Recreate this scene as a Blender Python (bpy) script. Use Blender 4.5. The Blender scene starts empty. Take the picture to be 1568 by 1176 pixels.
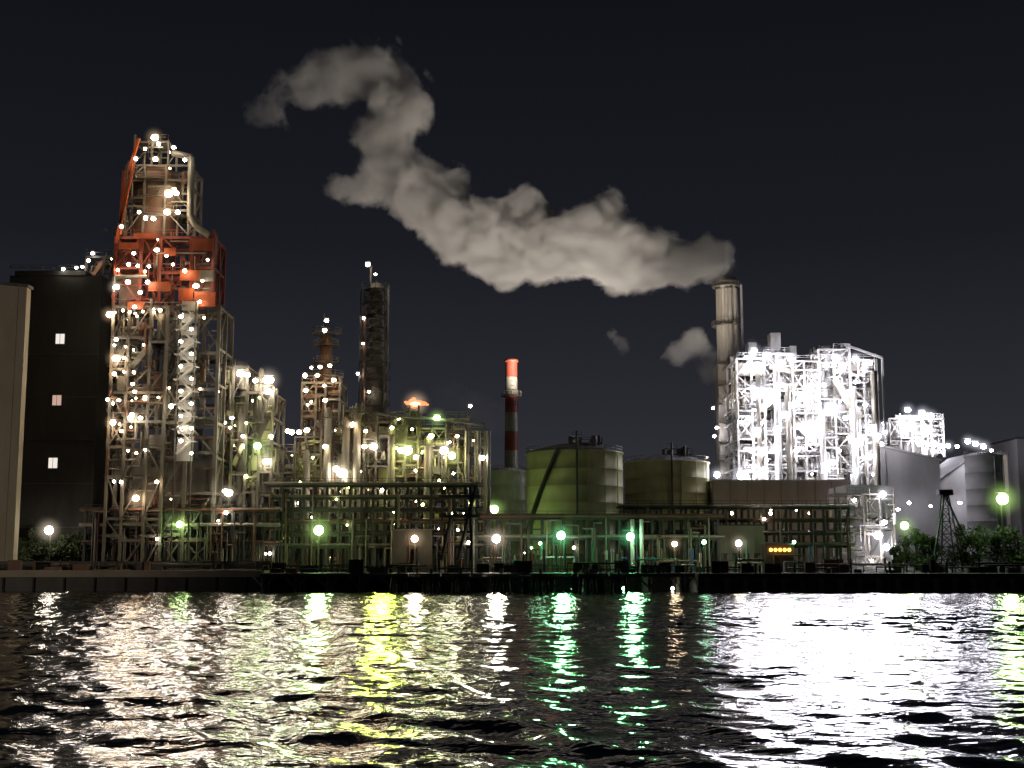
import bpy, math, random
import numpy as np
from mathutils import Vector, noise
R=random.Random(11)
F=2000.0; H=4.5; TH=math.atan(275/F); CS=math.cos(TH); SN=math.sin(TH); G=3.0
def P(px,py,D):
    u=(px-784)/F; v=(588-py)/F; dy=CS-v*SN
    return D*u/dy, H+D*(SN+v*CS)/dy
scene=bpy.context.scene
# ------------------------------------------------------------ materials
MATS={}
def mat(name,col,rough=0.6,metal=0.0,var=0.55,scale=0.5):
    m=bpy.data.materials.new(name); m.use_nodes=True; nt=m.node_tree; b=nt.nodes['Principled BSDF']
    tc=nt.nodes.new('ShaderNodeTexCoord'); mp=nt.nodes.new('ShaderNodeMapping'); mp.inputs['Scale'].default_value=(1,1,0.35)
    n=nt.nodes.new('ShaderNodeTexNoise'); n.inputs['Scale'].default_value=scale; n.inputs['Detail'].default_value=6; n.inputs['Roughness'].default_value=0.65
    r=nt.nodes.new('ShaderNodeValToRGB'); r.color_ramp.elements[0].position=0.3; r.color_ramp.elements[1].position=0.68
    k=1-var
    r.color_ramp.elements[0].color=(col[0]*k,col[1]*k*0.94,col[2]*k*0.85,1); r.color_ramp.elements[1].color=(*col,1)
    nt.links.new(tc.outputs['Object'],mp.inputs[0]); nt.links.new(mp.outputs[0],n.inputs['Vector']); nt.links.new(n.outputs[0],r.inputs[0]); nt.links.new(r.outputs[0],b.inputs['Base Color'])
    b.inputs['Roughness'].default_value=rough; b.inputs['Metallic'].default_value=metal
    MATS[name]=m; return m
def emi(name,col,s):
    m=bpy.data.materials.new(name); m.use_nodes=True; nt=m.node_tree; nt.nodes.clear()
    e=nt.nodes.new('ShaderNodeEmission'); o=nt.nodes.new('ShaderNodeOutputMaterial'); e.inputs[0].default_value=(*col,1); e.inputs[1].default_value=s
    nt.links.new(e.outputs[0],o.inputs[0]); MATS[name]=m
mat('steel',(0.22,0.20,0.165)); mat('steel_dark',(0.07,0.07,0.065)); mat('steel_pale',(0.55,0.55,0.55),var=0.4)
mat('orange_paint',(0.50,0.11,0.035)); mat('red_paint',(0.28,0.055,0.03)); mat('white_paint',(0.72,0.71,0.68),var=0.35)
mat('insulation',(0.36,0.34,0.29),0.45,0.2); mat('tank_paint',(0.54,0.54,0.29),0.6,var=0.3,scale=0.25)
mat('concrete',(0.22,0.21,0.19),0.9); mat('wall_tan',(0.42,0.38,0.31),0.85,var=0.25,scale=0.2); mat('wall_dark',(0.035,0.035,0.033),0.8)
mat('wall_grey',(0.42,0.42,0.44),0.8,var=0.25,scale=0.15); mat('roof_grey',(0.14,0.14,0.15),0.8)
mat('asphalt',(0.04,0.04,0.04),0.9,scale=0.2); mat('soil',(0.03,0.035,0.02),0.95,scale=0.3); mat('bark',(0.05,0.04,0.03),0.9)
mat('leaf',(0.045,0.07,0.02),0.7,scale=1.2); mat('grating',(0.13,0.12,0.10)); mat('stack_concrete',(0.46,0.43,0.38),0.85,var=0.35,scale=0.2)
mat('rubber',(0.02,0.02,0.02),0.8); mat('green_paint',(0.06,0.25,0.14)); mat('blue_paint',(0.06,0.14,0.35)); mat('rust',(0.20,0.10,0.06))
emi('lamp_warm',(1.0,0.73,0.46),56); emi('lamp_cool',(0.93,0.90,1.0),95); emi('lamp_white',(1.0,0.88,0.70),56)
emi('lamp_green',(0.62,1.0,0.35),60); emi('lamp_mercury',(0.40,1.0,0.52),50); emi('lamp_yellow',(0.95,1.0,0.38),54); emi('lamp_orange',(1.0,0.38,0.06),7)
emi('window_lit',(0.95,0.88,0.78),0.95); emi('window_warm',(0.95,0.62,0.48),0.6); emi('flame',(1.0,0.26,0.10),1.8); emi('flame_core',(1.0,0.55,0.30),3.2)
# ------------------------------------------------------------ mesh builder
import math as mt
def _ico():
    import bmesh
    out=[]
    for s in (1,2):
        b=bmesh.new(); bmesh.ops.create_icosphere(b,subdivisions=s,radius=1)
        b.verts.ensure_lookup_table(); out.append(([v.co.copy() for v in b.verts],[[v.index for v in f.verts] for f in b.faces])); b.free()
    return out
ICO=_ico()
class M:
    def __init__(s): s.v=[];s.f=[];s.mi=[];s.sm=[];s.mats=[];s.halos=[]
    def m(s,n):
        if n not in s.mats: s.mats.append(n)
        return s.mats.index(n)
    def add(s,vs,fs,mat,sm=False):
        b=len(s.v); s.v+= [tuple(x) for x in vs]; k=s.m(mat)
        for f in fs: s.f.append([i+b for i in f]); s.mi.append(k); s.sm.append(sm)
    def box(s,x0,x1,y0,y1,z0,z1,mat):
        s.add([(x0,y0,z0),(x1,y0,z0),(x1,y1,z0),(x0,y1,z0),(x0,y0,z1),(x1,y0,z1),(x1,y1,z1),(x0,y1,z1)],
              [(0,3,2,1),(4,5,6,7),(0,1,5,4),(1,2,6,5),(2,3,7,6),(3,0,4,7)],mat)
    def beam(s,p,q,w,mat,h=None):
        p=Vector(p);q=Vector(q);d=q-p
        if d.length<1e-4: return
        d.normalize(); up=Vector((0,0,1)) if abs(d.z)<0.95 else Vector((0,1,0))
        a=d.cross(up).normalized(); b=a.cross(d).normalized(); h=(h or w)/2; w=w/2
        vs=[c+a*i*w+b*j*h for c in (p,q) for i,j in ((-1,-1),(1,-1),(1,1),(-1,1))]
        s.add(vs,[(0,1,2,3),(7,6,5,4),(0,4,5,1),(1,5,6,2),(2,6,7,3),(3,7,4,0)],mat)
    def cyl(s,p,q,r0,mat,r1=None,n=12,cap=True):
        p=Vector(p);q=Vector(q);d=(q-p).normalized(); r1=r0 if r1 is None else r1
        up=Vector((0,0,1)) if abs(d.z)<0.95 else Vector((0,1,0))
        a=d.cross(up).normalized(); b=a.cross(d).normalized()
        vs=[]
        for c,r in ((p,r0),(q,r1)):
            for i in range(n):
                t=2*mt.pi*i/n; vs.append(c+a*(mt.cos(t)*r)+b*(mt.sin(t)*r))
        s.add(vs,[(i,(i+1)%n,n+(i+1)%n,n+i) for i in range(n)],mat,True)
        if cap: s.add(vs,[tuple(range(n))[::-1],tuple(range(n,2*n))],mat)
    def lathe(s,x,y,prof,mat,n=24):
        vs=[];fs=[]
        for r,z in prof:
            for i in range(n):
                t=2*mt.pi*i/n; vs.append((x+mt.cos(t)*r,y+mt.sin(t)*r,z))
        for j in range(len(prof)-1):
            for i in range(n): fs.append((j*n+i,j*n+(i+1)%n,(j+1)*n+(i+1)%n,(j+1)*n+i))
        s.add(vs,fs,mat,True)
    def ball(s,c,r,mat,big=False,sc=(1,1,1)):
        vs,fs=ICO[1 if big else 0]
        s.add([(c[0]+v.x*r*sc[0],c[1]+v.y*r*sc[1],c[2]+v.z*r*sc[2]) for v in vs],fs,mat,True)
    def ring(s,x,y,z,r,w,mat,n=16,rail=True):
        for i in range(n):
            t0=2*mt.pi*i/n;t1=2*mt.pi*(i+1)/n
            a=(x+mt.cos(t0)*r,y+mt.sin(t0)*r);b=(x+mt.cos(t1)*r,y+mt.sin(t1)*r)
            k=(r+w)/r
            c=(x+mt.cos(t0)*r*k,y+mt.sin(t0)*r*k);d=(x+mt.cos(t1)*r*k,y+mt.sin(t1)*r*k)
            s.add([(*a,z),(*b,z),(*d,z),(*c,z),(*a,z+.12),(*b,z+.12),(*d,z+.12),(*c,z+.12)],[(0,1,2,3),(4,7,6,5),(2,3,7,6)],mat)
            if rail:
                s.beam((*c,z+1.1),(*d,z+1.1),0.09,mat); s.beam((*c,z+.6),(*d,z+.6),0.06,mat); s.beam((*c,z+.1),(*c,z+1.1),0.07,mat)
    def build(s,name,parent=None):
        me=bpy.data.meshes.new(name); me.from_pydata(s.v,[],s.f)
        for n in s.mats: me.materials.append(MATS[n])
        me.polygons.foreach_set('material_index',s.mi); me.polygons.foreach_set('use_smooth',s.sm); me.update()
        o=bpy.data.objects.new(name,me); scene.collection.objects.link(o)
        if parent: o.parent=parent
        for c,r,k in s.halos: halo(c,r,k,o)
        return o
# lens-like glow put in as emissive spheres round the strongest lamps (spherical falloff)
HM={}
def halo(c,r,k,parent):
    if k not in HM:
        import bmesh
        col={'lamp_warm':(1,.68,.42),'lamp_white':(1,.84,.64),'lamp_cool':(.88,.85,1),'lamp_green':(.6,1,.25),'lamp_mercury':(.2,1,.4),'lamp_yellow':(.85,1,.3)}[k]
        m=bpy.data.materials.new('lamp_glow_'+k); m.use_nodes=True; nt=m.node_tree; nt.nodes.clear()
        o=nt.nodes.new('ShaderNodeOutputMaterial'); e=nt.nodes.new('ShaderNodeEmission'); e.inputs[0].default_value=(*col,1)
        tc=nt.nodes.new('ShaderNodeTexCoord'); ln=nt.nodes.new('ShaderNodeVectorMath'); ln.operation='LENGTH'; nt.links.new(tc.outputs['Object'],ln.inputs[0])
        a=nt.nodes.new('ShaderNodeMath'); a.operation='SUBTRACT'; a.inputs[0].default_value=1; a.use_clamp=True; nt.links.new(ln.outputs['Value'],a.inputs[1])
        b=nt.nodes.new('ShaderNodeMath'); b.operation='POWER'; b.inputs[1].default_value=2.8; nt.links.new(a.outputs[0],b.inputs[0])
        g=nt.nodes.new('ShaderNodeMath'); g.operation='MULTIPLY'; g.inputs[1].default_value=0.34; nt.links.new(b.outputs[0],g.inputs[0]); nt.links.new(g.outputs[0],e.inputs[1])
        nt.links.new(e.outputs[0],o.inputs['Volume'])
        bm=bmesh.new(); bmesh.ops.create_icosphere(bm,subdivisions=2,radius=1); me=bpy.data.meshes.new('lamp_glow_'+k); bm.to_mesh(me); bm.free(); me.materials.append(m); HM[k]=me
    o=bpy.data.objects.new('lamp_glow',HM[k]); scene.collection.objects.link(o); o.location=c; o.scale=(r,r,r); o.parent=parent
def lamp(m,px,py,D,r=0.45,k='lamp_white',big=False):
    hr=r*3.9; hl=r>.54; r*=.92
    x,z=P(px,py,D); m.ball((x,D,z),r,k,big or r>0.5,(R.uniform(.9,1.3),1,R.uniform(.75,1.05)))
    m.box(x-r*1.1,x+r*1.1,D-r*.3,D+r*1.5,z+r*1.1,z+r*1.1+0.12,'steel_dark'); m.beam((x,D+r*1.4,z+r*1.05),(x,D+r*1.4+1.2,z+r*0.4),0.1,'steel_dark')
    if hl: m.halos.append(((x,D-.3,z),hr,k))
def rail(m,p,q,mat,h=1.1,step=2.0,w=0.08):
    p=Vector(p);q=Vector(q);L=(q-p).length;n=max(1,int(L/step))
    for i in range(n+1):
        c=p.lerp(q,i/n); m.beam(c,c+Vector((0,0,h)),w,mat)
    for k in (h,h*.55): m.beam(p+Vector((0,0,k)),q+Vector((0,0,k)),w,mat)
def stairs(m,x0,x1,y,zs,mat,w=1.0):
    for i in range(len(zs)-1):
        a,b=(x0,x1) if i%2==0 else (x1,x0)
        m.beam((a,y,zs[i]),(b,y,zs[i+1]),w,mat,0.22)
        m.beam((a,y-w/2,zs[i]+1),(b,y-w/2,zs[i+1]+1),0.09,mat)
        m.box(b-0.9,b+0.9,y-w/2,y+w/2,zs[i+1]-.1,zs[i+1]+.05,mat)
def unit(m,x0,x1,y0,y1,z0,z1,nx,ny,fh,w=0.45,st='steel',equip=1.0,brace=.5,deck=.6,em=('insulation','steel','white_paint'),lamps=0,lk=('lamp_white',),lr=(0.25,0.45),pipes=1.0,lx=(0,1),lz=0.0):
    xs=[x0+(x1-x0)*(i+(R.uniform(-.15,.15) if 0<i<nx else 0))/nx for i in range(nx+1)]; ys=[y0+(y1-y0)*i/ny for i in range(ny+1)]
    nf=max(1,round((z1-z0)/fh)); zs=[z0+(z1-z0)*(i+(R.uniform(-.22,.22) if 0<i<nf else 0))/nf for i in range(nf+1)]
    for x in xs:
        for y in ys: m.box(x-w/2,x+w/2,y-w/2,y+w/2,z0,z1+(R.choice((0,0,0,1.2)) if w<.6 else 0),st)
    for k,z in enumerate(zs[1:]):
        for i in range(nx):
            zz=z+(R.choice((0,0,-.9,.8)) if k<nf-1 else 0)
            for j,y in enumerate(ys):
                if R.random()<.82 or k==nf-1: m.box(xs[i],xs[i+1],y-w*.3,y+w*.3,zz-w*.9-.01*i,zz-.01-.003*i,st)
            for j in range(ny):
                if R.random()<deck: m.box(xs[i]+.05,xs[i+1]-.05,ys[j]+.05,ys[j+1]-.05,zz,zz+.12,'grating')
            if R.random()<.6: rail(m,(xs[i],y0-.3,zz+.05),(xs[i+1],y0-.3,zz+.05),st,step=1.5)
        for x in xs: m.box(x-w*.33,x+w*.33,y0,y1,z-w*.85,z-.04,st)
    for k in range(nf):
        for i in range(nx):
            if R.random()<brace:
                a,b=(i,i+1) if R.random()<.5 else (i+1,i)
                m.beam((xs[a],y0,zs[k]),(xs[b],y0,zs[k+1]),w*.5,st)
                if R.random()<.3: m.beam((xs[b],y0,zs[k]),(xs[a],y0,zs[k+1]),w*.45,st)
            if R.random()<brace*.7: m.beam((xs[i],y1,zs[k]),(xs[i+1],y1,zs[k+1]),w*.5,st)
        for j in range(ny):
            for xe in (x0,x1):
                if R.random()<brace: m.beam((xe,ys[j],zs[k]),(xe,ys[j+1],zs[k+1]),w*.5,st)
        for i in range(nx):
            for j in range(ny):
                bx0,bx1,by0,by1=xs[i]+w,xs[i+1]-w,ys[j]+w,ys[j+1]-w; zb=zs[k]+.2; hh=zs[k+1]-zs[k]-1.0
                if bx1-bx0<1: continue
                if R.random()<equip*.8:
                    t=R.random(); e=R.choice(em); cx=R.uniform(bx0+.8,max(bx0+.9,bx1-.8)); cy=R.uniform(by0,(by0+by1)/2)
                    if t<.35:
                        r=R.uniform(.4,min(1.4,(bx1-bx0)*.4)); h=hh*R.uniform(.5,.95); m.lathe(cx,cy+r,[(0,zb),(r,zb+.3),(r,zb+h-.3),(r*.6,zb+h),(0,zb+h+.1)],e,12)
                    elif t<.6:
                        r=R.uniform(.4,min(1.0,hh*.35)); zc=zb+r+R.uniform(.2,max(.3,hh-2*r)); m.cyl((bx0,cy+r,zc),(bx1,cy+r,zc),r,e,n=12)
                    elif t<.85:
                        a=R.uniform(.5,1.4); m.box(cx-a,cx+a,cy,cy+a*1.5,zb,zb+hh*R.uniform(.3,.7),e)
                        m.cyl((cx,cy+.4,zb+hh*.3),(cx,cy+.4,zb+hh),.25,e,n=7)
                    elif t<.93: m.beam((bx0,cy,zb),(bx1,cy,zb+hh),R.uniform(.5,1.1),e)
                    else: m.box(bx0,bx1,cy,cy+.15,zb,zb+hh*.9,e)
        for _ in range(int(nx*ny*pipes*2.2)):
            e=R.choice(em+(st,)); r=R.choice((.07,.1,.14,.2,.3)); yy=R.uniform(y0-.6,y1*.5+y0*.5); zz=R.uniform(zs[k]+.3,zs[k+1]-.3)
            xa=R.uniform(x0,x1); xb=min(x1,max(x0,xa+R.choice((-1,1))*R.uniform(1,(x1-x0)*.6)))
            if abs(xa-xb)>1: m.cyl((xa,yy,zz),(xb,yy,zz),r,e,n=7)
            z2=zz+R.choice((-1,1))*R.uniform(1.5,7); z2=max(z0,min(z1+1,z2)); 
            if abs(z2-zz)>.5: m.cyl((xb,yy,zz),(xb,yy,z2),r,e,n=7)
    for _ in range(lamps):
        x=x0+(x1-x0)*R.uniform(*lx); y=R.choice((y0-.6,y0-.6,y0+(y1-y0)*.3,y0+(y1-y0)*.6)); k=R.randrange(int(nf*lz),nf); z=zs[k+1]-R.uniform(.7,1.4); r=R.uniform(*lr)*R.choice((.5,.75,.9))
        m.ball((x,y,z),r,R.choice(lk),r>.5); m.box(x-.25,x+.25,y-.1,y+.4,z+r,z+r+.12,'steel_dark'); m.beam((x,y+.2,z+r),(x,y+.2,zs[k+1]),.08,st)
    return xs,ys,zs
def bb(pl,pr,pt,pb,D):
    pm=(pt+pb)/2; x0,_=P(pl,pm,D); x1,_=P(pr,pm,D); z1=P(pl,pt,D)[1]; z0=P(pl,pb,D)[1]
    return x0,x1,max(z0,G) if pb>840 else z0,z1
def U(m,pl,pr,pt,pb,D,dep,nx,ny,fh,**k):
    x0,x1,z0,z1=bb(pl,pr,pt,pb,D)
    if pb>=860: z0=G
    return unit(m,x0,x1,D,D+dep,z0,z1,nx,ny,fh,**k)
# ------------------------------------------------------------ world
w=bpy.data.worlds.new('World'); scene.world=w; w.use_nodes=True; nt=w.node_tree; bg=nt.nodes['Background']
tc=nt.nodes.new('ShaderNodeTexCoord'); sx=nt.nodes.new('ShaderNodeSeparateXYZ'); rp=nt.nodes.new('ShaderNodeValToRGB')
nt.links.new(tc.outputs['Generated'],sx.inputs[0]); nt.links.new(sx.outputs['Z'],rp.inputs[0]); nt.links.new(rp.outputs[0],bg.inputs[0])
e=rp.color_ramp.elements; e[0].position=0; e[0].color=(0.038,0.038,0.046,1); e[1].position=0.45; e[1].color=(0.0040,0.0049,0.0078,1)
x=e.new(0.10); x.color=(0.024,0.0248,0.0318,1); x=e.new(0.24); x.color=(0.0100,0.0110,0.0155,1)
bg.inputs[1].default_value=1.0
# ------------------------------------------------------------ water: real wind waves (sum of directional waves)
rng=np.random.RandomState(5)
WX,WY0,WY1,SP=130.0,6.0,209.1,0.29
xs_=np.arange(-WX,WX+SP*.5,SP,dtype=np.float32); ys_=np.arange(WY0,WY1,SP,dtype=np.float32); X,Y=np.meshgrid(xs_,ys_); Z=np.zeros_like(X)
NW=60; lam=np.exp(rng.uniform(np.log(0.95),np.log(5.5),NW)); ang=np.radians(36)+rng.normal(0,.6,NW); ph=rng.uniform(0,6.283,NW)
XX=X+1.2*np.sin(Y*.045+X*.03); YY=Y+1.2*np.sin(X*.05-Y*.02)
for l_,a_,p_ in zip(lam,ang,ph):
    k=2*np.pi/l_; ak=.135*np.sqrt(2/NW)*(1.1 if l_<2.6 else .85); t=k*(XX*np.sin(a_)+YY*np.cos(a_))+p_; Z+=ak/k*np.sin(t)
gust=.72+.28*np.sin(X*.045+1.3*np.sin(Y*.035))*np.sin(Y*.06+X*.018+.7*np.sin(X*.03)); Z*=gust*1.2
edge=np.clip(np.minimum(WX-np.abs(X),Y-WY0)/6,0,1); Z*=edge
xr=float(xs_[-1]); yt=float(ys_[-1])
nr,nc=X.shape; me=bpy.data.meshes.new('river_water'); co_=np.stack([X,Y,Z],-1).reshape(-1,3).astype(np.float32)
idx=np.arange(nr*nc).reshape(nr,nc); q=np.stack([idx[:-1,:-1],idx[:-1,1:],idx[1:,1:],idx[1:,:-1]],-1).reshape(-1,4)
ex=[(-3000,-300),(3000,-300),(3000,WY0),(-3000,WY0),(-WX,WY0),(-WX,225),(-3000,225),(xr,WY0),(3000,225),(xr,225),(-WX,yt),(xr,yt)]
n0=len(co_); co_=np.concatenate([co_,np.array([(a,b,0) for a,b in ex],np.float32)]); q2=np.array([(0,1,2,3),(3,4,5,6),(7,2,8,9),(10,11,9,5)])+n0
q=np.concatenate([q,q2]); me.vertices.add(len(co_)); me.vertices.foreach_set('co',co_.ravel()); me.loops.add(len(q)*4); me.loops.foreach_set('vertex_index',q.ravel().astype(np.int32))
me.polygons.add(len(q)); me.polygons.foreach_set('loop_start',np.arange(0,len(q)*4,4,dtype=np.int32)); me.polygons.foreach_set('loop_total',np.full(len(q),4,np.int32)); me.update(calc_edges=True)
me.polygons.foreach_set('use_smooth',np.ones(len(q),bool)); water=bpy.data.objects.new('river_water',me); scene.collection.objects.link(water)
wm=bpy.data.materials.new('water'); wm.use_nodes=True; nt=wm.node_tree; b=nt.nodes['Principled BSDF']
b.inputs['Base Color'].default_value=(0.006,0.008,0.006,1); b.inputs['Roughness'].default_value=0.09; b.inputs['IOR'].default_value=1.34
tc=nt.nodes.new('ShaderNodeTexCoord'); mp=nt.nodes.new('ShaderNodeMapping'); mp.inputs['Rotation'].default_value=(0,0,.6); mp.inputs['Scale'].default_value=(.7,1.2,1)
n=nt.nodes.new('ShaderNodeTexNoise'); n.inputs['Scale'].default_value=2.0; n.inputs['Detail'].default_value=2; n.inputs['Distortion'].default_value=0.2
bp=nt.nodes.new('ShaderNodeBump'); bp.inputs['Strength'].default_value=1; bp.inputs['Distance'].default_value=.05
nt.links.new(tc.outputs['Object'],mp.inputs[0]); nt.links.new(mp.outputs[0],n.inputs['Vector']); nt.links.new(n.outputs[0],bp.inputs['Height']); nt.links.new(bp.outputs[0],b.inputs['Normal'])
me.materials.append(wm)
m=M(); m.add([(-4000,224,G),(4000,224,G),(4000,8000,G),(-4000,8000,G)],[(0,1,2,3)],'asphalt'); m.build('ground')
xa=P(410,890,220)[0]; xb=P(1065,890,212)[0]
m=M(); m.box(-400,xa,217,224.5,-1,2.3,'steel_dark'); m.box(-400,xa,216.6,224.6,2.3,3.4,'wall_tan')
for i in range(60): m.box(xa-3-i*5,xa-2.7-i*5,216.8,217,-1,2.2,'rubber')
m.box(-400,xa,223,223.4,3.4,4.9,'steel_dark')
m.build('quay_wall')
m=M(); m.box(xb,400,209,224.5,-1,2.4,'steel_dark'); m.box(xb,400,208.7,224.6,2.4,2.97,'rubber')
for i in range(80): m.box(xb+1+i*3,xb+1.8+i*3,208.3,208.7,.2,2.2,'concrete')
m.beam((xb,208.6,1.3),(400,208.6,1.3),.25,'rubber')
m.build('quay_wall')
m=M(); m.box(xa,xb,213,225,2.35,2.97,'steel_dark')
x=xa+.5
while x<xb:
    for y in (213.5,218,223): m.cyl((x,y,-2),(x,y,2.4),.3,'concrete',n=8)
    for s_ in (-1,1): m.beam((x,213.5,.5),(x+s_*1.8,213.5,2.3),.3,'concrete')
    x+=5.2
m.box(xa,xb,224.6,225,-1,2.3,'rubber')
for px in (838,878,955,1030): lamp(m,px,901,216,.3,'lamp_mercury' if px<1000 else 'lamp_white')  # lamps added under the deck to light the piles
rail(m,(xa,213.2,2.95),(xb,213.2,2.95),'steel_dark',step=2.5)
for px in (770,805,840,880,920,945): 
    x=P(px,900,213)[0]; m.box(x-.5,x+.5,212.6,213,-.3,2.9,'rubber')
m.build('jetty')
m=M()   # mooring dolphins standing off the jetty
for px in (610,660,705,768,828,900,948):
    x=P(px,905,205)[0]
    for dx in (-.9,0,.9): m.cyl((x+dx*1.6,205+abs(dx),-2),(x+dx,205+abs(dx)*.5,2.6),.26,'rubber',n=8)
    m.box(x-1.5,x+1.5,204.4,206.2,2.5,3.0,'steel_dark'); m.beam((x,206,2.7),(x,213,2.7),.5,'steel_dark'); m.cyl((x,205,3),(x,205,3.7),.22,'rubber',n=8)
a=P(600,900,206)[0]; b2=P(950,900,206)[0]; m.box(a,b2,206,206.8,2.2,2.6,'steel_dark'); rail(m,(a,206,2.6),(b2,206,2.6),'steel_dark',step=2)
m.build('mooring_dolphins')
m=M(); 
for pl,pr in ((1370,1600),(-40,150)):
    x0=P(pl,870,226)[0]; x1=P(pr,870,226)[0]; n=40
    for i in range(n):
        a=x0+(x1-x0)*i/n;b2=x0+(x1-x0)*(i+1)/n; m.add([(a,225,G+.004),(b2,225,G+.004),(b2,250,G+.6),(a,250,G+.6)],[(0,1,2,3)],'soil')
m.build('grass_verge')
# ------------------------------------------------------------ left buildings
D=226; x1=P(28,700,D)[0]; z1=P(20,440,D)[1]; x0=x1-25; m=M()
m.add([(x0,D,G),(x1,D,G),(x1,D,z1),(x0,D,z1+2.5),(x0,D+2,G),(x1,D+2,G),(x1,D+2,z1),(x0,D+2,z1+2.5)],[(0,1,2,3),(1,5,6,2),(4,0,3,7),(5,4,7,6)],'wall_tan')
m.beam((x0,D+1,z1+2.8),(x1+.3,D+1,z1+.25),2.6,'roof_grey',.5)
for i in range(5): m.box(x1-1.5-i*4.6,x1-1.46-i*4.6,D-.05,D,G,z1,'concrete')
m.build('beige_warehouse')
x0,x1,_,z1=bb(5,148,422,800,240); m=M(); m.box(x0,x1,240,262,G,z1,'wall_dark'); m.box(x0+1,x1-3,239.8,262,z1,z1+.9,'wall_dark')
for zz in range(1,6): m.box(x0,x1,239.9,240,G+zz*8,G+zz*8+.15,'steel_dark')
for (px,py),k in zip(((92,519),(87,613),(81,709)),('window_lit','window_warm','window_lit')):
    x,z=P(px,py,239.9); m.box(x-.8,x+.8,239.86,239.95,z-.95,z+.95,k); m.box(x-.03,x+.03,239.8,239.86,z-.95,z+.95,'steel_dark')
    m.box(x-.95,x+.95,239.8,239.9,z+.95,z+1.1,'steel_dark'); m.box(x-.95,x+.95,239.7,239.9,z-1.1,z-.95,'steel_dark'); 
rail(m,(x0,240,z1+.9),(x1-3,240,z1+.9),'steel_dark')
for px,py in ((97,412),(117,410)): lamp(m,px,py,239,.3,'lamp_white')
m.build('dark_office_building')
# ------------------------------------------------------------ cracking tower (left)
m=M(); D=232
U(m,166,250,468,870,D,11,3,2,5.2,w=.5,st='steel',equip=1.0,brace=.7,deck=.6,lamps=30,lk=('lamp_warm','lamp_white'),lr=(.2,.4),lx=(0,.9),lz=.3,em=('insulation','steel','rust'))
U(m,250,330,468,870,D+.8,11,2,2,6.5,w=.6,st='steel',equip=.7,brace=.9,deck=.5,lamps=9,lk=('lamp_warm','lamp_white'),lr=(.18,.3),lz=.2,em=('steel','rust','insulation'))
U(m,176,326,362,468,D+1,9,4,2,5.5,w=.55,st='red_paint',equip=.9,brace=.9,deck=.6,em=('rust','insulation','red_paint'),lamps=7,lk=('lamp_warm',),lr=(.2,.35),lx=(0,.5))
U(m,192,290,252,360,D+2,9,3,2,4.6,w=.42,st='steel',equip=.2,brace=.5,deck=.35,lamps=4,lk=('lamp_warm',),pipes=.7,em=('rust','insulation','steel'))
U(m,206,258,216,252,D+3,6,2,1,3.4,w=.35,st='steel',equip=.7,brace=.6,lamps=2,lk=('lamp_white',),lr=(.25,.4))
cx,zt=P(240,262,D+6); _,zb=P(240,345,D+6); m.lathe(cx,D+6,[(3.2,zb-6),(4.0,zb),(4.0,zt-2),(3.5,zt-.6),(2.0,zt+.5),(0,zt+.9)],'rust',24)
for k in range(3): m.ring(cx,D+6,zb+1+k*3.4,4.1,.9,'steel')
pts=[P(291,238,D),P(289,330,D),P(298,345,D),P(320,360,D)]
m.cyl((P(262,226,D)[0],D+1,pts[0][1]+.8),(pts[0][0],D+1,pts[0][1]),.6,'insulation')
for a,b2 in zip(pts[:-1],pts[1:]): m.cyl((a[0],D+1,a[1]),(b2[0],D+1,b2[1]),.62,'insulation',n=14)
for a,b2 in (((205,250),(178,372)),((190,262),(184,360)),((213,212),(197,262))): 
    p=P(*a,D);q=P(*b2,D); m.beam((p[0],D,p[1]),(q[0],D,q[1]),.5,'orange_paint')
for a in ((276,326,414,430),(298,330,448,470),(205,240,358,365),(274,296,442,466),(252,270,380,392),(182,214,372,382),(228,262,432,446),(290,328,366,384),(196,222,462,474)):
    x0,x1,z0,z1=bb(*a,D); m.box(x0,x1,D-.3,D-.1,z0,z1,'orange_paint')
x0,x1,z0,z1=bb(306,328,415,432,D); m.box(x0,x1,D-.5,D-.32,z0,z1,'insulation')
zz=[P(285,y,D-2)[1] for y in range(695,466,-19)]
xl=P(272,600,D-2)[0]; xr_=P(297,600,D-2)[0]
stairs(m,xl+.2,xr_-.2,D-2,zz,'white_paint',1.3)
for i,z in enumerate(zz): m.box(xl,xr_,D-1.1,D-.95,z-.8,z+.85,'white_paint')
for x in (xl,xr_): m.box(x-.12,x+.12,D-2.6,D-2.4,G,zz[-1]+1,'steel')
m.box(xl,xr_,D-1.3,D-1.15,zz[0]-1.2,zz[0]+1.4,'white_paint')
for i,py in enumerate(range(482,700,19)): lamp(m,285+(8 if i%2 else -8),py+3,D-4.2,.33,'lamp_white')
x0,x1,z0,z1=bb(200,325,700,870,D+2); m.box(x0,x1,D+3,D+10,G,z1,'concrete')
for px,py,r in ((237,211,.6),(266,226,.35),(222,228,.35),(238,244,.5),(208,243,.35),(213,325,.35),(235,335,.5),(258,297,.75),(270,296,.45),(256,325,.6),(272,325,.4),(283,245,.4),(186,347,.4),(223,334,.45),(240,383,.45),(197,405,.35),(211,407,.35),(228,408,.35),(178,440,.55),(196,432,.45),(178,520,.35),(178,549,.65),(205,570,.3),(206,600,.35),(182,613,.35),(173,647,.55),(215,640,.35),(283,415,.4),(300,438,.5),(262,622,.45),(275,655,.4),(208,763,.65),(350,755,.65),(240,738,.35),(310,430,.3),(168,482,.56),(345,752,.5),(165,612,.3),(265,405,.3),(202,635,.4),(255,392,.3),(205,388,.3),(226,432,.4),(215,448,.4),(206,470,.4),(190,548,.3),(203,588,.3),(200,640,.5),(222,608,.3),(186,660,.3),(196,690,.3),(318,398,.3),(306,462,.3)):  # last two lamps added to brighten the orange cladding
    lamp(m,px,py,D-1.5,r,R.choice(('lamp_warm','lamp_white')))
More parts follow.
